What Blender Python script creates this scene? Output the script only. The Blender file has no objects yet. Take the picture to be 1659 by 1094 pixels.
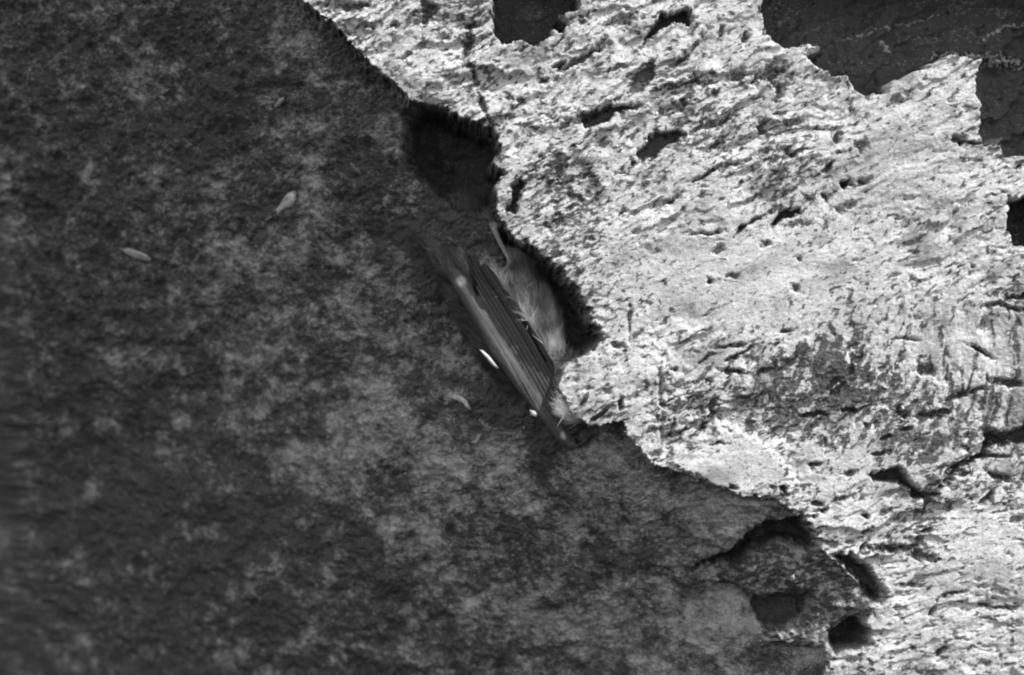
import bpy, bmesh, math, random
import numpy as np
from mathutils import Vector
R = math.radians
random.seed(7); rng = np.random.default_rng(7)
scene = bpy.context.scene
C = scene.collection

# ------------------------------------------------ camera, sky, sun, exposure
D = 0.50                                   # camera to cliff face, metres
W = 0.275                                  # width of cliff seen in the frame
S = W / 1659.0
cam_d = bpy.data.cameras.new('camera'); cam = bpy.data.objects.new('camera', cam_d); C.objects.link(cam)
cam.location = (0, -D, 0); cam.rotation_euler = (R(90), 0, 0)
cam_d.sensor_width = 36; cam_d.lens = 36 * D / W
cam_d.clip_start = 0.01; cam_d.clip_end = 100
cam_d.dof.use_dof = True; cam_d.dof.focus_distance = D + 0.009; cam_d.dof.aperture_fstop = 9.0
scene.camera = cam

SUN_EL, SUN_AZ = R(24), R(60)              # elevation off the rock face, direction within the face
L = Vector((math.cos(SUN_EL) * math.cos(SUN_AZ), -math.sin(SUN_EL), math.cos(SUN_EL) * math.sin(SUN_AZ)))
world = bpy.data.worlds.new('World'); scene.world = world; world.use_nodes = True
wn = world.node_tree; wn.nodes.clear()
sky = wn.nodes.new('ShaderNodeTexSky'); sky.sky_type = 'NISHITA'; sky.sun_disc = False
sky.sun_elevation = math.asin(L.z); sky.sun_rotation = math.atan2(L.x, L.y)
bw = wn.nodes.new('ShaderNodeRGBToBW'); bg = wn.nodes.new('ShaderNodeBackground'); wo = wn.nodes.new('ShaderNodeOutputWorld')
wn.links.new(sky.outputs[0], bw.inputs[0]); wn.links.new(bw.outputs[0], bg.inputs[0]); wn.links.new(bg.outputs[0], wo.inputs[0])
bg.inputs[1].default_value = 0.15
sun_d = bpy.data.lights.new('sun', 'SUN'); sun_d.energy = 2.35; sun_d.angle = R(0.53); sun_d.color = (1, 1, 1)
sun = bpy.data.objects.new('sun', sun_d); C.objects.link(sun); sun.rotation_euler = L.to_track_quat('Z', 'Y').to_euler()
vs = scene.view_settings; vs.view_transform = 'Standard'; vs.look = 'None'; vs.gamma = 1; vs.use_curve_mapping = False
vs.exposure = 0.66
scene.render.filter_size = 2.0; scene.cycles.filter_width = 2.0

# ------------------------------------------------ helpers
def px(u, v, y=0.0):
    """world point at depth y that stands behind the photograph's pixel (u, v)"""
    k = (D + y) / D
    return ((u - 829.5) * S * k, y, (547.0 - v) * S * k)
def P2(pts): return np.array([((u - 829.5) * S, (547.0 - v) * S) for u, v in pts])
def tag(o, label=None, cat=None, group=None, kind=None):
    if label: o['label'] = label
    if cat: o['category'] = cat
    if group: o['group'] = group
    if kind: o['kind'] = kind
    return o
def mesh_np(name, co, quads=None, tris=None, mats=(), attrs=None, smooth=True, parent=None):
    me = bpy.data.meshes.new(name)
    me.vertices.add(len(co)); me.vertices.foreach_set('co', np.ascontiguousarray(co, dtype=np.float32).ravel())
    f = quads if quads is not None else tris; k = f.shape[1]
    me.loops.add(f.size); me.loops.foreach_set('vertex_index', np.ascontiguousarray(f, dtype=np.int32).ravel())
    me.polygons.add(len(f)); me.polygons.foreach_set('loop_start', np.arange(0, f.size, k, dtype=np.int32))
    me.polygons.foreach_set('use_smooth', np.full(len(f), smooth))
    me.update(calc_edges=True)
    for an, av in (attrs or {}).items():
        at = me.attributes.new(an, 'FLOAT', 'POINT'); at.data.foreach_set('value', av.astype(np.float32).ravel())
    for m in mats: me.materials.append(m)
    o = bpy.data.objects.new(name, me); C.objects.link(o); o.parent = parent
    return o

# gradient noise on arrays ------------------------------------------------
_perm = rng.permutation(1024); _ga = rng.random(1024) * 2 * np.pi; _gx = np.cos(_ga); _gy = np.sin(_ga)
def perlin(x, y, seed=0):
    xi = np.floor(x).astype(np.int64); yi = np.floor(y).astype(np.int64); xf = x - xi; yf = y - yi
    u = xf * xf * xf * (xf * (xf * 6 - 15) + 10); v = yf * yf * yf * (yf * (yf * 6 - 15) + 10)
    def g(ix, iy, fx, fy):
        h = _perm[(_perm[(ix + seed * 57) & 1023] + iy + seed * 131) & 1023]
        return _gx[h] * fx + _gy[h] * fy
    a = g(xi, yi, xf, yf); b = g(xi + 1, yi, xf - 1, yf); c = g(xi, yi + 1, xf, yf - 1); d = g(xi + 1, yi + 1, xf - 1, yf - 1)
    return (a + u * (b - a) + v * ((c + u * (d - c)) - (a + u * (b - a)))) * 1.5
def fbm(x, y, o=4, seed=0, gain=0.5):
    s = 0; a = 1; n = 0
    for i in range(o):
        s = s + a * perlin(x * 2 ** i, y * 2 ** i, seed + i * 7); n += a; a *= gain
    return s / n
def ridged(x, y, o=3, seed=0):
    s = 0; a = 1; n = 0
    for i in range(o):
        s = s + a * (1 - np.abs(perlin(x * 2 ** i, y * 2 ** i, seed + i * 5)) * 2.2); n += a; a *= 0.5
    return s / n
def sst(a, b, x):
    t = np.clip((x - a) / (b - a), 0, 1); return t * t * (3 - 2 * t)
def seg_dist(x, z, p):
    best = np.full(x.shape, 1e9)
    for (ax, az), (bx, bz) in zip(p[:-1], p[1:]):
        dx, dz = bx - ax, bz - az; t = np.clip(((x - ax) * dx + (z - az) * dz) / (dx * dx + dz * dz), 0, 1)
        best = np.minimum(best, (x - ax - t * dx) ** 2 + (z - az - t * dz) ** 2)
    return np.sqrt(best)
def inside(x, z, p):
    r = np.zeros(x.shape, bool); n = len(p)
    for i in range(n):
        x1, z1 = p[i]; x2, z2 = p[(i + 1) % n]
        if z1 == z2: continue
        c = (z1 > z) != (z2 > z)
        r ^= c & (x < (x2 - x1) * (z - z1) / (z2 - z1) + x1)
    return r
def sdf(x, z, pts):                         # negative inside, metres; only near the polygon is exact
    p = P2(pts); out = np.full(x.shape, 0.05)
    lo = p.min(0) - 0.008; hi = p.max(0) + 0.008
    m = (x > lo[0]) & (x < hi[0]) & (z > lo[1]) & (z < hi[1])
    if m.any():
        xs, zs = x[m], z[m]; d = seg_dist(xs, zs, np.vstack([p, p[:1]])); d[inside(xs, zs, p)] *= -1
        out[m] = d
    return out

# ------------------------------------------------ the cliff: shape
EDGE = [(-3200, -4200), (-900, -1500), (200, -300), (420, -80), (490, 0), (545, 45), (600, 100), (640, 125), (665, 165), (700, 165), (750, 190), (797, 207),
        (812, 240), (800, 262), (824, 282), (806, 300), (808, 330), (812, 352), (835, 388), (870, 405), (905, 432), (940, 470),
        (955, 510), (978, 552), (950, 572), (915, 590), (908, 630), (930, 682), (960, 688), (1000, 686), (1035, 722), (1062, 752), (1120, 772),
        (1190, 802), (1245, 806), (1290, 828), (1304, 838), (1330, 885), (1352, 905), (1378, 935), (1432, 966), (1400, 985), (1416, 1030), (1392, 1050),
        (1345, 1062), (1335, 1100), (1420, 1250), (1700, 1700), (4500, 5600)]
EP = P2(EDGE)
POCKETS = [  # polygon, depth (m)
    ([(655, 178), (700, 160), (750, 188), (797, 205), (814, 238), (800, 262), (828, 285), (808, 302), (800, 330), (740, 335), (690, 290), (655, 250)], .022),
    ([(812, 372), (835, 388), (870, 405), (905, 432), (940, 470), (955, 510), (980, 552), (950, 574), (910, 572), (860, 500), (830, 440)], .018),
    ([(798, -60), (800, 50), (815, 68), (850, 62), (868, 72), (888, 60), (893, 44), (914, 52), (918, 36), (903, 24), (934, 14), (928, -60)], .020),
    ([(1237, -45), (1237, 55), (1265, 70), (1342, 73), (1308, 90), (1320, 105), (1345, 118), (1372, 122), (1400, 148), (1432, 147), (1452, 130),
      (1500, 105), (1545, 88), (1592, 96), (1583, 150), (1592, 232), (1622, 234), (1632, 252), (1800, 252), (1800, -45)], .022),
    ([(1632, 322), (1640, 395), (1720, 402), (1720, 310)], .022),
    ([(1040, 72), (1050, 50), (1075, 25), (1112, 14), (1118, 34), (1086, 42), (1066, 56)], .008),
    ([(1300, 836), (1325, 865), (1330, 885), (1305, 888), (1280, 884), (1240, 896), (1200, 925), (1130, 940), (1190, 905), (1215, 880), (1260, 852)], .012),
    ([(1235, 985), (1325, 972), (1322, 1000), (1295, 1022), (1250, 1040), (1235, 1010)], .006),
    ([(1355, 1032), (1375, 1020), (1405, 1004), (1418, 1025), (1410, 1045), (1375, 1050), (1356, 1058)], .010),
    ([(1350, 898), (1378, 898), (1440, 962), (1420, 978), (1385, 940)], .008),
    ([(1412, 776), (1455, 760), (1468, 762), (1482, 792), (1505, 800), (1500, 808), (1465, 790), (1430, 785)], .008),
    ([(1595, 735), (1600, 700), (1640, 702), (1659, 690), (1700, 690), (1690, 712), (1640, 722), (1612, 722)], .007),
    ([(1358, 300), (1372, 291), (1380, 290), (1378, 300), (1364, 310)], .005),
    ([(1040, 150), (1020, 150), (1018, 128), (1040, 112), (1062, 104), (1060, 130)], .002),
    ([(937, 186), (990, 168), (1040, 170), (1000, 182), (985, 196), (950, 208)], .005),
    ([(1034, 240), (1060, 210), (1105, 214), (1110, 225), (1075, 240), (1045, 262)], .005),
    ([(1246, 366), (1268, 342), (1296, 337), (1299, 347), (1275, 355), (1252, 370)], .005),
    ([(822, 345), (825, 315), (838, 290), (844, 296), (836, 325), (836, 345)], .005),
]
SOFT = [POCKETS[0][0], POCKETS[1][0]]
ROUGH = [POCKETS[k][0] for k in (6, 7, 8, 9, 10, 11)]
RIDGES = [([(1388, 44), (1426, 34), (1468, 20), (1508, 16), (1550, 4)], 2.0, .0008, .7), ([(1625, 44), (1665, 26), (1730, 10)], 3, .0008, .8),
          ([(1546, 84), (1572, 72), (1610, 74), (1672, 82), (1740, 84)], 12, .002, .55), ([(1450, 38), (1458, 52), (1468, 64)], 4, .0006, 1.0)]
PITS = [  # cx, cy, half length, half width, angle (degrees, rising to the right), depth mm
    (572,8,30,10,5,3),(690,18,22,16,80,5),(640,40,8,6,0,2),(757,70,32,7,80,3),(765,40,14,8,20,3),(765,118,22,5,-70,3),(782,170,26,4,-72,2.5),(800,215,20,4,-80,2),
    (1010,32,34,10,15,2.5),(940,95,52,5,28,3.5),(905,104,16,5,12,3),(975,70,14,9,30,2),(1000,110,30,4,12,2),(1095,172,30,8,22,2.5),(1150,203,42,5,20,3),(1158,237,22,5,25,3),(1092,238,12,8,10,2),
    (1200,122,26,10,5,2.5),(1250,118,28,16,35,3.5),(1264,150,8,20,-20,3),(1235,205,9,16,0,2),(1285,198,22,6,10,2),(905,272,20,11,60,3.5),(888,298,10,5,60,2),(935,195,16,5,0,2.5),(915,205,10,6,40,2),
    (1180,268,34,6,15,3.5),(1140,285,26,4,30,3),(1125,292,12,3,60,2),(1235,248,20,7,30,2),(1282,248,10,5,-20,3),(1357,222,7,12,-10,3),(1395,235,12,12,-40,2.5),(1341,272,12,5,45,3),(1400,296,14,8,25,3),(1340,320,8,8,0,3),
    (1380,330,18,6,10,2),(1362,340,12,6,0,2.2),(1225,355,28,4,30,3),(1200,372,22,4,40,3),(1150,378,26,4,5,3),(1240,396,8,8,60,2.5),(1163,405,12,6,25,2.5),(1555,226,10,11,0,4),(1580,232,34,3,-4,3),
    (1090,322,20,4,30,2.5),(1030,375,12,4,30,2),(1010,342,10,5,0,2),(1150,455,8,7,0,3),(1185,448,16,4,15,2.5),(1288,468,6,10,30,2.5),(1298,417,5,4,0,2.5),(1650,482,22,4,8,3.5),(1610,495,26,5,12,2.5),(1640,500,30,4,-10,3),
    (1590,568,26,4,-28,4.5),(1205,572,34,4,28,4),(1185,560,30,3,8,3),(1145,580,22,3,30,2),(1190,602,24,5,-8,4.5),(1275,534,14,4,10,3),(1470,550,24,3,-4,3),(1148,618,8,5,-20,3),(1092,600,6,5,0,3),(1155,672,12,5,30,4.5),
    (1155,655,6,18,-20,3),(1320,673,26,5,6,4),(1375,665,12,4,0,3.5),(1462,669,14,7,-10,5),(1510,672,36,6,12,4),(1640,622,36,7,-8,5),(1500,600,20,9,0,3),(1560,640,44,6,18,3),(1580,745,44,6,24,5),(1548,770,26,8,45,4.5),
    (1622,772,22,8,-20,4.5),(1600,740,50,3,3,3),(1490,802,22,6,-10,5),(1505,812,14,10,60,4),(1325,818,12,5,0,5),(1334,828,8,6,20,5),(1322,838,6,6,0,4),(1320,752,9,5,20,5),(1380,765,10,6,0,3.5),(1430,735,14,4,10,3.5),
    (1362,810,20,4,25,3),(1405,836,8,5,0,5),(1445,890,36,7,0,5),(1495,902,24,7,-15,5),(1400,890,12,4,40,3),(1405,860,12,5,30,3.5),(1525,1056,14,5,42,5),(1500,862,14,5,15,3),(1545,960,20,4,10,3),(1610,985,34,3,-8,3),
    (1512,990,5,16,-20,3.5),(1600,810,18,4,35,3),(1480,950,14,5,0,3),(1188,792,7,6,0,4),(1268,793,7,6,0,4),(1070,625,4,44,0,1.6),(1072,690,4,40,0,1.6),(1100,705,30,3,45,1.6),(1130,700,30,3,50,1.6),(1020,520,3,30,0,2),
    (1090,690,4,24,-15,1.6),(1165,720,14,3,8,3),(1005,655,5,14,0,3),(1440,710,12,3,10,3),(1470,695,10,3,0,3),(1000,560,18,5,-20,2.5),(1030,545,12,4,40,2),(852,392,6,5,0,2.5),(860,200,14,4,20,2),(600,40,12,5,30,2),
    (530,20,10,5,60,2),(720,60,8,5,-20,2),(660,90,8,5,20,2),(880,130,12,5,30,2.5),(840,160,8,6,0,2),(1100,100,20,4,30,2.5),(1130,130,14,4,-50,2.5),(1160,150,10,5,40,2.5),(1210,60,8,7,0,3.5),(1170,50,12,5,60,2.5),
]
PALEW = [(1158, 676), (1228, 712), (1262, 745), (1292, 792), (1250, 805), (1196, 805), (1130, 776), (1078, 748), (1100, 728), (1150, 700)]
BLOCK = [(1190, 812), (1245, 806), (1290, 828), (1304, 838), (1260, 852), (1215, 880), (1190, 905), (1130, 935), (1120, 860), (1150, 815)]
CORNER = [(1330, 885), (1352, 905), (1385, 940), (1420, 978), (1400, 1000), (1355, 1030), (1350, 1060), (1240, 1060), (1240, 1040), (1322, 1000), (1325, 972), (1235, 985), (1170, 960), (1200, 925), (1240, 896), (1305, 888)]

SPOTS = [  # lichen patches on the shaded rock; negatives paint the bat's shade and darken broad areas: cx, cy, a, b, angle, strength
    (600,205,20,12,-30,.5),(335,240,24,12,0,.3),(225,300,45,22,10,.3),(215,412,34,14,-20,.4),(300,510,30,16,-35,.4),(410,755,34,14,10,.35),(475,635,14,9,20,.7),(655,545,22,8,-30,.4),
    (565,665,10,8,0,.6),(665,682,14,10,20,.7),(735,760,24,20,60,.6),(820,732,44,8,-12,.7),(850,748,14,10,0,.6),(690,775,26,10,20,.5),(500,745,40,12,5,.5),(575,742,6,18,-20,.6),(300,720,14,8,0,.6),(288,680,8,18,0,.4),
    (635,395,14,34,10,.5),(545,350,24,12,0,.3),(520,180,36,14,10,.3),(565,130,30,22,0,.35),(430,50,26,30,0,.3),(700,300,28,16,-50,.4),(718,335,20,10,-40,.5),(570,860,9,9,0,.8),(730,965,14,22,0,.45),(800,990,8,30,0,.4),
    (870,1040,60,16,-5,.6),(945,1060,26,16,0,.6),(765,1030,20,14,0,.4),(1245,1045,20,10,-50,.5),(1140,872,8,10,0,.7),(1170,882,6,8,0,.6),(1285,855,24,12,20,.5),(908,940,6,46,0,.5),(870,820,6,40,12,.35),(960,740,7,30,-12,.4),
    (1195,1000,20,12,10,.3),(1080,990,40,26,0,.2),(640,470,26,14,20,.3),(470,400,70,26,0,.25),(560,590,60,26,0,.2),(760,850,60,26,10,.3),(660,820,50,20,10,.3),(1130,1060,50,20,0,.3),(740,640,20,8,-20,.4),(800,620,24,10,-40,.25),
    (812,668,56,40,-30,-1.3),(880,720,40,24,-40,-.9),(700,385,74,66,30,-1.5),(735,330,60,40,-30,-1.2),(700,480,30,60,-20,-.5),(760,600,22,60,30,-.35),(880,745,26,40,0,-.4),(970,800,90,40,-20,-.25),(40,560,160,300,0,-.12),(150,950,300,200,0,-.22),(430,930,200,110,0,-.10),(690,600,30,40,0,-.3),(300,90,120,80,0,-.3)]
def surface(x, z):
    """depth y of the rock at world (x, z), plus tone attributes"""
    jx = x + 0.0011 * fbm(x * 260, z * 260, 3, 3); jz = z + 0.0011 * fbm(x * 260, z * 260, 3, 11)
    jx2 = x + 0.0019 * fbm(x * 280, z * 280, 4, 5, .8) + .0014 * fbm(x * 90, z * 90, 2, 6); jz2 = z + 0.0019 * fbm(x * 280, z * 280, 4, 17, .8) + .0014 * fbm(x * 90, z * 90, 2, 18)
    d = seg_dist(jx2, jz2, EP)
    poly = np.vstack([EP, [[9, -9], [-9, -9], [-9, 9]]])
    left = inside(jx2, jz2, poly)
    d = np.where(left, d, -d)                                # d > 0 on the side that falls away
    dd = np.clip(d, 0, 1)
    # --- sunlit side, bedding that rises to the right
    ang = R(27) - R(16) * sst(.02, -.05, z)
    ca, sa = np.cos(ang), np.sin(ang); wx = jx + .004 * fbm(x * 30, z * 30, 2, 21); wz = jz + .004 * fbm(x * 30, z * 30, 2, 23)
    a = wx * ca + wz * sa; b = -wx * sa + wz * ca
    U = x / S + 829.5; V = 547 - z / S
    calm = sst(.9, .2, np.hypot((U - 1200) / 420, (V - 440) / 130)) * .8
    calm = np.maximum(calm, sst(1, .3, np.hypot((U - 1610) / 70, (V - 890) / 75)) * .9)
    calm = np.maximum(calm, sst(1, .3, np.hypot((U - 1450) / 130, (V - 250) / 110)) * .5)
    calm = np.maximum(calm, sst(1, .4, np.hypot((U - 1185) / 120, (V - 750) / 60)) * .9)
    mott = sst(1.15, .35, np.hypot((U - 1310) / 190, (V - 640) / 95))
    mott = np.maximum(mott, .8 * sst(1.1, .3, np.hypot((U - 1540) / 200, (V - 670) / 100)))
    mott = np.maximum(mott, .9 * sst(1, .3, np.hypot((U - 1110) / 95, (V - 670) / 85)))
    busy = 1 - calm
    broad = .0028 * fbm(a * 18, b * 40, 3, 31)
    st = fbm(a * 75, b * 260, 4, 41, .6)                    # bedding
    pit = sst(.30, .62, fbm(a * 150, b * 420, 4, 47, .6) + .10 * (busy - .5) + .10 * mott + .10 * sst(.1, .4, fbm(x * 25, z * 25, 2, 48)))
    grains = fbm(x * 900, z * 900, 3, 53)
    yr = broad - .0006 * busy * st + .0013 * pit * (.35 + busy) + .00013 * grains * (.5 + busy) - .0004 * mott * fbm(x * 1400, z * 1400, 2, 59)
    yr = yr + .0005 * mott * fbm(a * 500, b * 1200, 3, 61)
    # overhanging ledges: each step juts out above and shades what lies below it
    lw = sst(-.05, .45, fbm(x * 28, z * 28, 3, 141) + .35 * sst(480, 150, V) + .25 * sst(650, 900, V) - .5 * calm + .05)
    ph = b * 105 + 1.5 * fbm(a * 22, b * 30, 3, 143) + .35 * fbm(x * 150, z * 150, 3, 145)
    fr = ph - np.floor(ph); fr = np.where(fr > .88, (1 - fr) / .12 * .88, fr)
    yr = yr + .0021 * lw * fr * (.4 + 1.2 * sst(-.3, .4, fbm(x * 60, z * 60, 2, 147)))
    ph2 = b * 260 + 1.8 * fbm(a * 60, b * 60, 3, 149); f2 = ph2 - np.floor(ph2); f2 = np.where(f2 > .8, (1 - f2) / .2 * .8, f2)
    yr = yr + .0006 * (.3 + busy) * f2 * sst(-.2, .4, fbm(x * 90, z * 90, 2, 151))
    hand = np.zeros(x.shape)
    for (cx, cy, la, lb, an, dp) in PITS:
        X0, Z0 = (cx - 829.5) * S, (547 - cy) * S; rr = max(la, lb) * S * 1.6
        m = (abs(x - X0) < rr) & (abs(z - Z0) < rr)
        if not m.any(): continue
        c_, s_ = math.cos(R(an)), math.sin(R(an)); ex = jx[m] - X0; ez = jz[m] - Z0
        q = np.hypot((ex * c_ + ez * s_) / (la * S), (-ex * s_ + ez * c_) / (lb * S)) + 1.15 * fbm(x[m] * 420, z[m] * 420, 4, 67, .8) + .12
        k_ = sst(1.35, .40, q); yr[m] += dp * .8e-3 * k_; hand[m] = np.maximum(hand[m], k_ * min(1, dp / 3))
    # --- shaded side
    lump = fbm(x * 45, z * 45, 4, 71); lump2 = fbm(x * 160, z * 160, 4, 73, .6)
    step = .0085 * (1 - np.exp(-dd / .0011))
    depth = step + .70 * np.minimum(dd, .40) + .10 * np.maximum(dd - .40, 0)
    grit = fbm(x * 420, z * 420, 4, 153, .7); rough = .25 + .75 * sst(950, 1150, U) * sst(600, 760, V)
    crag = ridged(x * 70, z * 70, 4, 155)
    yl = broad * np.exp(-dd / .01) + depth + np.minimum(1, dd / .012) * (.0042 * lump + .0026 * lump2 - .0022 * crag + rough * (.0016 * fbm(x * 190, z * 190, 4, 171, .75) - .0020 * ridged(x * 60 + z * 40, z * 110, 3, 173))) + .0010 * grit + .0003 * grains
    # hollow the bat lies in
    q = np.hypot(((U - 790) * .86 + (V - 540) * -.51) / 130, ((U - 790) * .51 + (V - 540) * .86) / 230)
    yl = yl + .002 * sst(1.4, .3, q)
    y = np.where(d > 0, yl, yr)
    for pts, dp in POCKETS:
        s_ = sdf(jx2, jz2, pts)
        w_ = 3.2 if pts in SOFT else (1.4 if pts in ROUGH else 1)
        g_ = sst(-.0003, .0005, d) if pts in SOFT else 1
        y = y + g_ * dp * sst(.0006 * w_, -.0011 * w_, s_) * (1 + .10 * lump2)
    rim = np.zeros(x.shape)
    for pts, w_, dp, rt in RIDGES:
        p_ = P2(pts); m = (x > p_[:, 0].min() - .006) & (x < p_[:, 0].max() + .006) & (z > p_[:, 1].min() - .006) & (z < p_[:, 1].max() + .006)
        if not m.any(): continue
        d_ = seg_dist(jx2[m], jz2[m], p_) / (w_ * S); k_ = sst(1.5, .3, d_ + 1.1 * np.abs(fbm(x[m] * 330, z[m] * 330, 3, 165)) - .10 + .9 * (perlin(x[m] * 900, z[m] * 900, 9) > .1))
        y[m] -= dp * k_; rim[m] = np.maximum(rim[m], rt * k_)
    s_ = sdf(jx2, jz2, PALEW); y = y - .0014 * sst(.0004, -.0006, s_)
    s_ = sdf(jx2, jz2, BLOCK); y = y - .0030 * sst(.0004, -.002, s_) + sst(.001, -.002, s_) * (.0018 * fbm(x * 170, z * 170, 4, 181, .75) - .0016 * ridged(x * 110, z * 110, 3, 183))
    s_ = sdf(jx2, jz2, CORNER); y = y - .0042 * sst(.0008, -.0025, s_) + sst(.001, -.002, s_) * (.0016 * fbm(x * 190, z * 190, 4, 161, .7) - .0012 * ridged(x * 120, z * 120, 3, 163))
    # --- rock tone: lichen, minerals, darker left side, shade painted into the pockets
    sp = fbm(a * 330, b * 800, 4, 83, .65)
    lich = sst(.06, .36, sp + .24 * mott - .15 * calm + .07 * sst(1250, 900, U) * sst(420, 250, V) + .26 * sst(-.1, .5, fbm(x * 30, z * 30, 3, 87)))
    grey = sst(.0, .5, fbm(a * 60, b * 110, 4, 89) + .30 * mott - .1)
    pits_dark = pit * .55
    tone_r = np.clip(np.maximum(lich * .85, pits_dark) , 0, 1)
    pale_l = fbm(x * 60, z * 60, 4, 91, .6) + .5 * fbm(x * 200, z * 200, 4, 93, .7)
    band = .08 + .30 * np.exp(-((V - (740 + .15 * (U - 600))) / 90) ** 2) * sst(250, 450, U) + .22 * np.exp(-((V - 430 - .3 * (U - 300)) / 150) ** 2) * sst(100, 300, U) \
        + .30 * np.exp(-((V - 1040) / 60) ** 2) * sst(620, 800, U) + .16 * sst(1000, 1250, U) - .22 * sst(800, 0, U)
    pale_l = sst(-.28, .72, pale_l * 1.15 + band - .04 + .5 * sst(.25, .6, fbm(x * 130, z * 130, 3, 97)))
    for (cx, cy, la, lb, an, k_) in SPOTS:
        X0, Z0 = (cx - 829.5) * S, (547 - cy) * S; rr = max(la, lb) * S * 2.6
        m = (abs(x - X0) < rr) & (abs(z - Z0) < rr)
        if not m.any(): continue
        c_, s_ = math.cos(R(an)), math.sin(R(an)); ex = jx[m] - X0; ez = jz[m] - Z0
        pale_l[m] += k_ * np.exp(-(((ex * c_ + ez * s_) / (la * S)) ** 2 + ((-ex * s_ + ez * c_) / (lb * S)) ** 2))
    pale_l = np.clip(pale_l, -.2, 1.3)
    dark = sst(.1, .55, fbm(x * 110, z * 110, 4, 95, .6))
    tone_l = np.clip(.84 - .60 * pale_l + .16 * dark - .55 * grit - .15 * grains, 0, 1)  # left side starts from a darker base tone
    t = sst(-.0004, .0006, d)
    tone = tone_r * (1 - t) + tone_l * t
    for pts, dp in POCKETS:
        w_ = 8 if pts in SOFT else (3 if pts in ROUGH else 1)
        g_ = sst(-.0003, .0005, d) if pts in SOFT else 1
        tone = np.maximum(tone, .95 * g_ * sst(.0003 * w_, -.0004 * w_, sdf(jx2, jz2, pts)))  # recess shade painted into the pocket tone
    tone = tone * (1 - rim)
    tone = np.maximum(tone, .75 * hand)  # hand-placed pits darkened as well
    s_ = sst(.0008, -.0008, sdf(jx2, jz2, CORNER)) * (sdf(jx2, jz2, POCKETS[7][0]) > 0); tone = tone * (1 - s_) + s_ * np.clip(.62 + 1.5 * sp - .9 * grit, .05, 1)
    return y, tone, grey * (1 - t) + .5 * t, d

def axis(lo, hi, step, far):
    c = list(np.arange(lo, hi + step / 2, step)); a = [lo]; g = step
    while a[-1] > -far: g *= 1.22; a.append(a[-1] - g)
    b = [c[-1]]; g = step
    while b[-1] < far: g *= 1.22; b.append(b[-1] + g)
    return np.array(a[:0:-1] + c + b[1:])
AX = axis(-.155, .150, .00028, .9); AZ = axis(-.104, .100, .00028, .7)
X, Z = np.meshgrid(AX, AZ); nx, nz = len(AX), len(AZ)
Y, TONE, GREY, DD = surface(X, Z)

# ------------------------------------------------ materials
def nodes_of(name):
    m = bpy.data.materials.new(name); m.use_nodes = True; nt = m.node_tree; b = nt.nodes['Principled BSDF']
    return m, nt, b
def math_n(nt, op, a, b, clamp=False):
    n = nt.nodes.new('ShaderNodeMath'); n.operation = op; n.use_clamp = clamp
    for i, s in enumerate((a, b)):
        if isinstance(s, (int, float)): n.inputs[i].default_value = s
        else: nt.links.new(s, n.inputs[i])
    return n.outputs[0]
def ramp(nt, src, stops):
    n = nt.nodes.new('ShaderNodeValToRGB'); nt.links.new(src, n.inputs[0]); e = n.color_ramp.elements
    while len(e) < len(stops): e.new(.5)
    for el, (p, v) in zip(e, stops): el.position = p; el.color = (v, v, v, 1)
    return n.outputs[0]
def noise(nt, scale, detail=4, rough=.6, vec=None):
    n = nt.nodes.new('ShaderNodeTexNoise'); n.inputs['Scale'].default_value = scale; n.inputs['Detail'].default_value = detail
    n.inputs['Roughness'].default_value = rough
    if vec is None: vec = coord(nt)
    nt.links.new(vec, n.inputs['Vector']); return n.outputs[0]
def coord(nt):
    for n in nt.nodes:
        if n.type == 'TEX_COORD': return n.outputs['Object']
    return nt.nodes.new('ShaderNodeTexCoord').outputs['Object']
def attr(nt, name):
    n = nt.nodes.new('ShaderNodeAttribute'); n.attribute_name = name; return n.outputs['Fac']

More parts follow.
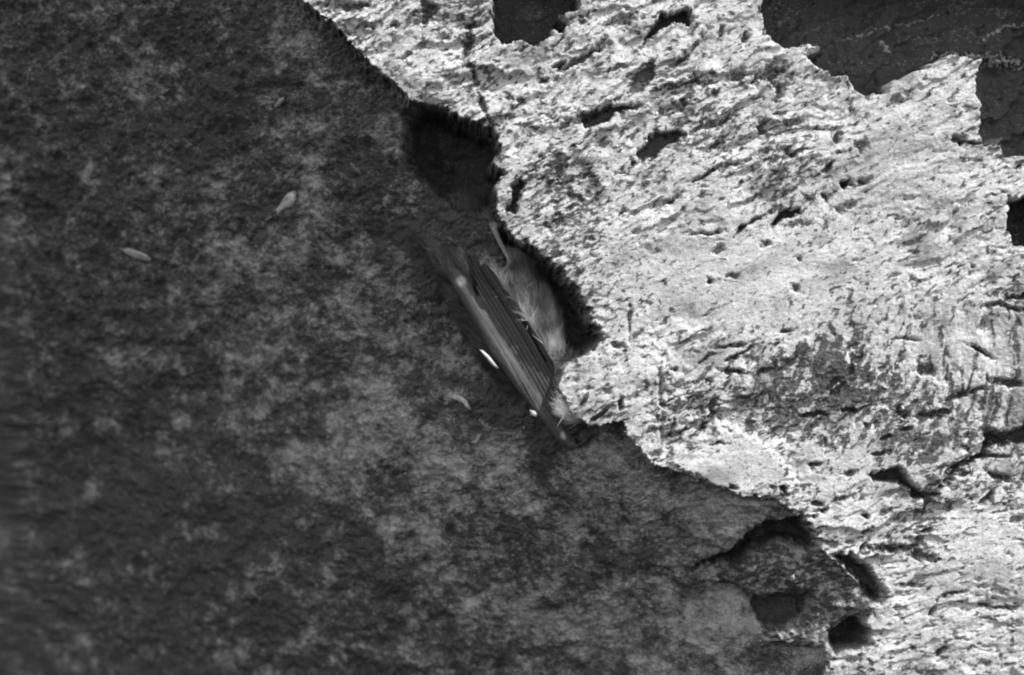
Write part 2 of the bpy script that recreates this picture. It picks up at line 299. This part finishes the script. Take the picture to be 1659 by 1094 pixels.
def rock_material():
    m, nt, b = nodes_of('rock')
    tone = attr(nt, 'tone'); grey = attr(nt, 'grey')
    mp = nt.nodes.new('ShaderNodeMapping'); mp.inputs['Rotation'].default_value = (0, R(22), 0); mp.inputs['Scale'].default_value = (.55, 1, 1.25)
    nt.links.new(coord(nt), mp.inputs[0]); av = mp.outputs[0]
    fine = noise(nt, 1500, 4, .75, av); mid = noise(nt, 420, 4, .65, av); speck = noise(nt, 1900, 2, .6, av); blot = noise(nt, 150, 5, .7, av)
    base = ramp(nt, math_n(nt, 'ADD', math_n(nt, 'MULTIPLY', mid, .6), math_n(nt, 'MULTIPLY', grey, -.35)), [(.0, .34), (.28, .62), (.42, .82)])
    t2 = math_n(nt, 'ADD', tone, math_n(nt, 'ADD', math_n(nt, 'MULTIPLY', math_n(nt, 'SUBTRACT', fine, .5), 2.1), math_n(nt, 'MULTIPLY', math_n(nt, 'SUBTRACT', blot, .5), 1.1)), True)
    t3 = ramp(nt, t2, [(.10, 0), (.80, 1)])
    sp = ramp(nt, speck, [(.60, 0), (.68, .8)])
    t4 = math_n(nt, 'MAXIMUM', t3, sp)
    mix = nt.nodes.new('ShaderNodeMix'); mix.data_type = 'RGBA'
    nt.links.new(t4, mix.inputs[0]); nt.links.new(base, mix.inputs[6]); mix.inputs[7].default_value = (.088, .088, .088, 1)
    gr = math_n(nt, 'ADD', .30, math_n(nt, 'MULTIPLY', noise(nt, 2300, 3, .8, coord(nt)), 1.4))
    vm = nt.nodes.new('ShaderNodeVectorMath'); vm.operation = 'SCALE'; nt.links.new(mix.outputs[2], vm.inputs[0]); nt.links.new(gr, vm.inputs['Scale'])
    nt.links.new(vm.outputs[0], b.inputs['Base Color'])
    b.inputs['Roughness'].default_value = .9; b.inputs['Specular IOR Level'].default_value = .25
    bp = nt.nodes.new('ShaderNodeBump'); bp.inputs['Strength'].default_value = .6; bp.inputs['Distance'].default_value = .00035
    nt.links.new(math_n(nt, 'ADD', mid, fine), bp.inputs['Height']); nt.links.new(bp.outputs[0], b.inputs['Normal'])
    return m
ROCK = rock_material()

# ------------------------------------------------ split the rock into its pieces
idx = np.arange(nx * nz).reshape(nz, nx)
Q = np.stack([idx[:-1, :-1], idx[:-1, 1:], idx[1:, 1:], idx[1:, :-1]], -1).reshape(-1, 4)
cx_ = (X[:-1, :-1] + X[1:, 1:]).ravel() / 2; cz_ = (Z[:-1, :-1] + Z[1:, 1:]).ravel() / 2
D4 = ((DD[:-1, :-1] + DD[1:, 1:]) / 2).ravel()
reg = np.where(D4 > 0, 1, 0)
for k, pts in ((2, PALEW), (3, BLOCK), (4, CORNER), (5, POCKETS[0][0])):
    reg[sdf(cx_, cz_, pts) < 0] = k
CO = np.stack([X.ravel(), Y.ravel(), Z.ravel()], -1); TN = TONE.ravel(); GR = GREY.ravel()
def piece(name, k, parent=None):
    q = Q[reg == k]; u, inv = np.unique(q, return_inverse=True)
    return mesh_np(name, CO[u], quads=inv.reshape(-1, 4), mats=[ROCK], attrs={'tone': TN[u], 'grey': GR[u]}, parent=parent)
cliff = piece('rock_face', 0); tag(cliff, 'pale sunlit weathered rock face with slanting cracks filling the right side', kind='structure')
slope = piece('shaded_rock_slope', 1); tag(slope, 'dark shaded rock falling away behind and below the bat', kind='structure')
tag(piece('rock_slab', 2, cliff), 'smooth pale wedge of rock')
tag(piece('rock_ledge', 3, slope), 'low block above the black notch')
tag(piece('rock_block', 4, slope), 'mottled broken block at the shadow edge')
tag(piece('crevice', 5, slope), 'deep black hollow above the bat')

def rock_point(u, v):
    y = 0.0
    for _ in range(25):
        p = px(u, v, y); yy = surface(np.array([p[0]]), np.array([p[2]]))[0][0]; y += .6 * (float(yy) - y)
    return Vector(px(u, v, y))

# ------------------------------------------------ bat
def loft(bm, pts, seg=24, closed=True):
    """pts: (centre, ra, rb, side) ; one closed tube with elliptical rings"""
    rings = []; n = len(pts)
    for i, (c, ra, rb, side) in enumerate(pts):
        c = Vector(c); t = (Vector(pts[min(i + 1, n - 1)][0]) - Vector(pts[max(i - 1, 0)][0])).normalized()
        s = Vector(side); s = (s - t * s.dot(t)).normalized(); w = t.cross(s)
        rings.append([bm.verts.new(c + s * (math.cos(2 * math.pi * k / seg) * ra) + w * (math.sin(2 * math.pi * k / seg) * rb)) for k in range(seg)])
    for a, b in zip(rings[:-1], rings[1:]):
        for k in range(seg): bm.faces.new((a[k], a[(k + 1) % seg], b[(k + 1) % seg], b[k]))
    bm.faces.new(list(reversed(rings[0]))); bm.faces.new(rings[-1])
def spline(keys, n):
    """Catmull-Rom over rows of numbers"""
    k = np.array(keys, float); k = np.vstack([2 * k[0] - k[1], k, 2 * k[-1] - k[-2]]); out = []
    m = len(k) - 3
    for i in range(n):
        t = i / (n - 1) * m; j = min(int(t), m - 1); f = t - j; p0, p1, p2, p3 = k[j:j + 4]
        out.append(.5 * (2 * p1 + (p2 - p0) * f + (2 * p0 - 5 * p1 + 4 * p2 - p3) * f * f + (3 * p1 - p0 - 3 * p2 + p3) * f ** 3))
    return out
SIDE = (math.cos(R(28)), 0, math.sin(R(28)))
def tube(bm, keys, n=30, seg=16, side=SIDE):
    """keys: u, v, depth mm, half width px, half thickness px"""
    rows = spline(keys, n)
    loft(bm, [(px(r[0], r[1], r[2] * 1e-3), max(r[3], .3) * S, max(r[4], .3) * S, side) for r in rows], seg)
    return rows

bat = bpy.data.objects.new('bat', None); C.objects.link(bat); bat.location = px(800, 545, .020)
tag(bat, 'dark furry bat clinging head down to the rock edge with its wing folded', 'bat')
bm = bmesh.new()
tube(bm, [(742, 330, 27, 14, 12), (750, 352, 27, 36, 30), (760, 398, 27, 62, 48), (796, 460, 25, 74, 56), (832, 528, 23, 73, 58), (860, 588, 21, 60, 52),
          (896, 626, 18, 46, 44), (917, 646, 12, 37, 34), (934, 663, 6.5, 28, 26), (948, 677, 4, 17, 16), (957, 687, 3.5, 8, 8)], 60, 40)
FORE = [(738, 442, 14.5, 9, 9), (746, 457, 13, 15, 15), (766, 493, 12, 14, 14), (796, 546, 11, 14, 14), (827, 595, 10, 13, 13), (862, 645, 9.5, 11, 12), (890, 680, 9, 11, 12), (912, 706, 9, 13, 13), (926, 722, 9.5, 10, 9)]
tube(bm, FORE, 40)
tube(bm, [(746, 458, 17, 13, 13), (715, 420, 22, 16, 16), (700, 390, 27, 20, 20)], 12)                 # upper arm
# folded digits and the pleated membrane between them
for off, w, y0 in ((16, 2.6, 8.8), (25, 2.2, 9.2), (33, 2.4, 9.6), (40, 2.0, 10)):
    ks = []
    for t in (0, .15, .35, .55, .75, .9, 1):
        u = 926 + (772 - 926) * t; v = 716 + (432 - 716) * t
        k = off * (math.sin(math.pi * min(1, .10 + .80 * t)) ** .6) * .92
        ks.append((u + k * .86, v - k * .50, y0 + 4 * t, w * (1.15 - .3 * t), w * 1.5))
    tube(bm, ks, 34, 8)
MEMB = [(930, 698, 9.5, 9, 3), (896, 648, 10, 22, 6), (861, 594, 11, 24, 6), (826, 537, 12, 23, 6), (797, 488, 13.2, 20, 5), (781, 448, 15, 14, 4), (768, 408, 18, 8, 3)]
tube(bm, MEMB, 40, 20)
# thumb
THUMB = [(918, 708, 9.5, 7, 7), (938, 692, 6, 6, 6), (955, 682, 2, 5, 5), (972, 672, -1, 4.5, 4.5), (984, 662, -2, 4, 4)]
tube(bm, THUMB, 20, 10)
# hind leg and foot up by the crevice edge
LEG = [(818, 440, 16, 5, 5), (825, 424, 11, 3.5, 3.5), (816, 404, 9.5, 4, 4), (807, 386, 8.5, 4.5, 4), (801, 370, 8, 5.5, 5)]
tube(bm, LEG, 24, 10)
for i, (du, dv) in enumerate(((-9, -14), (-5, -18), (0, -19), (5, -17), (9, -13))):
    tube(bm, [(800 + du * .2, 372, 8.5, 3, 3), (800 + du * .7, 372 + dv * .6, 7.5, 2.4, 2.4), (800 + du, 372 + dv, 8.5, 1.8, 1.8)], 8, 8)
# flap of membrane between arm and neck
tube(bm, [(925, 728, 10.5, 10, 3), (948, 715, 9, 9, 2.5), (968, 700, 6, 6, 2.5)], 14, 10)
me = bpy.data.meshes.new('body'); bm.normal_update(); bm.to_mesh(me); bm.free()
raw = bpy.data.objects.new('raw', me); C.objects.link(raw)
mod = raw.modifiers.new('r', 'REMESH'); mod.mode = 'VOXEL'; mod.voxel_size = .00032
sm = raw.modifiers.new('s', 'SMOOTH'); sm.factor = .5; sm.iterations = 2
dg = bpy.context.evaluated_depsgraph_get(); ev = raw.evaluated_get(dg); bme = bpy.data.meshes.new_from_object(ev)
bpy.data.objects.remove(raw)
n = len(bme.vertices); co = np.zeros(n * 3, np.float32); bme.vertices.foreach_get('co', co); co = co.reshape(-1, 3)
no = np.zeros(n * 3, np.float32); bme.vertices.foreach_get('normal', no); no = no.reshape(-1, 3)
def near_line(keys, extra, nn=60):
    out = np.full(len(co), 9.)
    for r in spline(keys, nn):
        c = np.array(px(r[0], r[1], r[2] * 1e-3)); out = np.minimum(out, np.linalg.norm(co - c, axis=1) / ((max(r[3], r[4]) + extra) * S))
    return out
kk = D / (D + co[:, 1]); BU = co[:, 0] * kk / S + 829.5; BV = 547 - co[:, 2] * kk / S
axd = (BU - 790) * .86 + (BV - 540) * -.51                # across the body, to the right positive
arm = sst(1.5, 1.05, near_line(FORE, 3)); mem = sst(1.5, 1.0, near_line(MEMB, 4)) * (axd > -3)
leg = sst(1.6, 1.1, near_line(LEG, 3)); thumb = sst(1.6, 1.1, near_line(THUMB, 3))
skin = np.clip(np.maximum.reduce([arm, mem, leg, thumb]), 0, 1)
belly = sst(15, 45, axd) * (BV > 400) ; head = sst(905, 945, BU)
fold = .5 + .5 * np.sin(axd * 2 * np.pi / 6.5 + 1.2 * np.sin(BV * .02))
mo = fbm(co[:, 0] * 160, co[:, 2] * 160, 3, 121)
tone = .12 + .07 * mo + belly * (.28 + .48 * sst(480, 590, BV)) * (.75 + 1.5 * mo) 
tone = tone * (1 - head) + head * (.10 + .10 * mo)
tone = np.where(mem > .4, .03 + .05 * fold, tone)
tone = tone * (1 - arm) + (.070 + .22 * sst(12, 4, np.hypot(BU - 747, BV - 456)) + .25 * sst(9, 3, np.hypot(BU - 914, BV - 706))) * arm; tone = np.where(arm > .3, tone * (.8 + .9 * (.5 + fbm(axd * .16, BV * .02, 3, 131))), tone); tone = tone * (1 - leg) + .42 * leg; tone = tone * (1 - thumb) + .05 * thumb
furry = (1 - skin)
off = furry * .0005 * fbm(co[:, 0] * 500, co[:, 2] * 500 , 3, 101) - (mem > .4) * .00035 * (1 - fold)
co2 = co + no * off[:, None]
bme.vertices.foreach_set('co', co2.ravel()); bme.update()
at = bme.attributes.new('tone', 'FLOAT', 'POINT'); at.data.foreach_set('value', tone.astype(np.float32))
bme.polygons.foreach_set('use_smooth', np.full(len(bme.polygons), True))
m_bat, nt, b = nodes_of('bat_skin')
t = math_n(nt, 'MULTIPLY', attr(nt, 'tone'), math_n(nt, 'ADD', .45, math_n(nt, 'MULTIPLY', noise(nt, 900, 4, .7), 1.1)))
nt.links.new(t, b.inputs['Base Color']); b.inputs['Roughness'].default_value = .65; b.inputs['Specular IOR Level'].default_value = .3
bp = nt.nodes.new('ShaderNodeBump'); bp.inputs['Distance'].default_value = .0002; bp.inputs['Strength'].default_value = .5
nt.links.new(noise(nt, 1800, 3), bp.inputs['Height']); nt.links.new(bp.outputs[0], b.inputs['Normal'])
bme.materials.clear(); bme.materials.append(m_bat); bme.name = 'body'
def child(o, name=None):
    o.parent = bat; o.matrix_parent_inverse.identity(); o.location = -Vector(bat.location)
    if name: o.name = name
    return o
body = bpy.data.objects.new('body', bme); C.objects.link(body); child(body)

# fur: short tapered hairs lying along the body
m_fur, nt, b = nodes_of('fur'); nt.links.new(attr(nt, 'tone'), b.inputs['Base Color']); b.inputs['Roughness'].default_value = .6
cand = np.where((furry > .75) & (no[:, 1] < .35))[0]; N = 26000
pick = rng.choice(cand, N); p0 = co2[pick]; nn_ = no[pick]
ax = np.array([-.45, 0, .89]); ax /= np.linalg.norm(ax)
flow = ax[None] + rng.normal(0, .28, (N, 3)); hd = head[pick][:, None]
clump = np.stack([fbm(p0[:, 0] * 300, p0[:, 2] * 300, 2, 111), fbm(p0[:, 0] * 300, p0[:, 2] * 300, 2, 113), fbm(p0[:, 0] * 300, p0[:, 2] * 300, 2, 115)], -1)
flow = flow + 1.1 * clump
flow = flow - nn_ * (flow * nn_).sum(1, keepdims=True); flow /= np.linalg.norm(flow, axis=1, keepdims=True)
ln = rng.uniform(.0022, .0056, (N, 1)) * (1 - .35 * hd); wd = np.cross(flow, nn_); wd /= np.linalg.norm(wd, axis=1, keepdims=True); hw = rng.uniform(.00004, .00009, (N, 1))
r1 = p0 - nn_ * .0002; r2 = p0 + flow * ln * .5 + nn_ * ln * .28; r3 = p0 + flow * ln + nn_ * ln * .42
V5 = np.stack([r1 - wd * hw, r1 + wd * hw, r2 - wd * hw * .8, r2 + wd * hw * .8, r3], 1).reshape(-1, 3)
o5 = (np.arange(N) * 5)[:, None]; T = np.concatenate([o5 + [0, 1, 3], o5 + [0, 3, 2], o5 + [2, 3, 4]])
ft = (tone[pick] * rng.uniform(.35, 2.1, N) * (1 + .8 * belly[pick] * rng.random(N)))
fur = mesh_np('fur', V5, tris=T, mats=[m_fur], attrs={'tone': np.repeat(ft, 5)}); fur['kind'] = 'stuff'; child(fur)

m_dark, nt, b = nodes_of('claw_horn'); b.inputs['Base Color'].default_value = (.03, .03, .03, 1); b.inputs['Roughness'].default_value = .4
m_ear, nt, b = nodes_of('ear_skin'); nt.links.new(ramp(nt, noise(nt, 600), [(.3, .07), (.7, .16)]), b.inputs['Base Color']); b.inputs['Roughness'].default_value = .8
def tube_obj(name, keys, mat, n=16, seg=10):
    bm = bmesh.new(); tube(bm, keys, n, seg); bmesh.ops.recalc_face_normals(bm, faces=bm.faces)
    me = bpy.data.meshes.new(name); bm.to_mesh(me); bm.free(); me.materials.append(mat)
    for p in me.polygons: p.use_smooth = True
    o = bpy.data.objects.new(name, me); C.objects.link(o); return child(o)
tube_obj('thumb_claw', [(980, 664, -2, 4, 4), (988, 656, -2, 3, 3), (993, 652, -1, 1.8, 1.8), (994, 650, .5, .6, .6)], m_dark)
for du, dv in ((-9, -14), (-5, -18), (0, -19), (5, -17), (9, -13)):
    tube_obj('toe_claw', [(800 + du, 372 + dv, 8.5, 1.6, 1.6), (800 + du * 1.15, 372 + dv * 1.25, 9, 1.1, 1.1), (800 + du * 1.2, 372 + dv * 1.3, 10.5, .4, .4)], m_dark, 8, 6)
tube_obj('eye', [(939, 667, 1.6, .8, .8), (942, 668, 1.4, 2.4, 2.2), (945, 669, 1.6, .8, .8)], m_dark, 9, 8)
tube_obj('ear', [(938, 664, 4, 6, 4), (943, 656, 1, 7, 3), (948, 647, -1, 5, 2.4), (952, 639, -1.6, 2.5, 1.6), (954, 634, -1.6, .8, .8)], m_ear, 18, 14)

m_dim, nt, b = nodes_of('dull_flake'); nt.links.new(ramp(nt, noise(nt, 700), [(.25, .40), (.7, .62)]), b.inputs['Base Color']); b.inputs['Roughness'].default_value = .9
# ------------------------------------------------ pale flakes caught in the shade
m_flake, nt, b = nodes_of('pale_flake'); nt.links.new(ramp(nt, noise(nt, 900), [(.25, .42), (.7, .78)]), b.inputs['Base Color']); b.inputs['Roughness'].default_value = .7
def flake(name, pts, label, cat, depth=None, thick=.0006, group=None, mat=None, lift=.0012):
    cu = sum(p[0] for p in pts) / len(pts); cv = sum(p[1] for p in pts) / len(pts)
    c = rock_point(cu, cv) if depth is None else Vector(px(cu, cv, depth * 1e-3))
    bm = bmesh.new(); n = len(pts); k = len(pts)
    front = []; back = []; mid = []
    for (u, v) in pts:
        y = c.y - lift if depth is not None else rock_point(u, v).y - lift
        p = Vector(px(u, v, y)); mid.append(bm.verts.new(p - c)); q = Vector(px(cu + (u - cu) * .6, cv + (v - cv) * .6, y))
        front.append(bm.verts.new(q - c + Vector((0, -thick, 0)))); back.append(bm.verts.new(q - c + Vector((0, thick * 1.5, 0))))
    for i in range(n):
        j = (i + 1) % n; bm.faces.new((mid[i], mid[j], front[j], front[i])); bm.faces.new((mid[j], mid[i], back[i], back[j]))
    bm.faces.new(front); bm.faces.new(list(reversed(back)))
    bmesh.ops.recalc_face_normals(bm, faces=bm.faces)
    me = bpy.data.meshes.new(name); bm.to_mesh(me); bm.free(); me.materials.append(mat or m_flake)
    for p in me.polygons: p.use_smooth = True
    o = bpy.data.objects.new(name, me); C.objects.link(o); o.location = c
    return tag(o, label, cat, group)
flake('pale_sliver', [(776, 566), (783, 568), (793, 577), (802, 589), (808, 597), (804, 598), (795, 590), (786, 578)], 'bright thin pale sliver lying on the fur beside the forearm', 'sliver', 9.0, .0008)
flake('pale_chip', [(858, 664), (866, 665), (872, 671), (869, 677), (860, 673)], 'small rounded pale chip against the lower edge of the forearm', 'chip', 9.6, .0008)
flake('pale_flake', [(721, 641), (738, 639), (750, 643), (758, 650), (764, 665), (759, 664), (752, 654), (742, 650), (734, 646)], 'curled pale flake on dark rock below left of the folded wing', 'flake')
flake('pale_flake', [(761, 716), (769, 713), (776, 704), (780, 702), (776, 713), (773, 721)], 'tiny three cornered pale flake below the curled one', 'flake', mat=m_dim)
flake('pale_flake', [(664, 539), (672, 539), (680, 544), (672, 546)], 'tiny bright flake left of the bat body', 'flake', mat=m_dim)
flake('pale_patch', [(466, 312), (478, 308), (480, 322), (474, 336), (460, 340), (432, 358), (428, 356), (452, 334)], 'blurred pale comma shaped flake in the shade at upper left', 'flake')
flake('pale_patch', [(444, 172), (452, 160), (460, 157), (461, 163), (452, 172), (446, 177)], 'small blurred oval pale flake, highest one in the shade', 'flake', mat=m_dim)
flake('pale_patch', [(192, 402), (210, 402), (236, 412), (246, 420), (240, 426), (215, 418)], 'dim blurred pale flake furthest left in the shade', 'flake', mat=m_dim)
flake('pale_chip', [(1280, 934), (1286, 930), (1288, 938), (1283, 944)], 'single bright speck on the mottled block at lower right', 'chip')
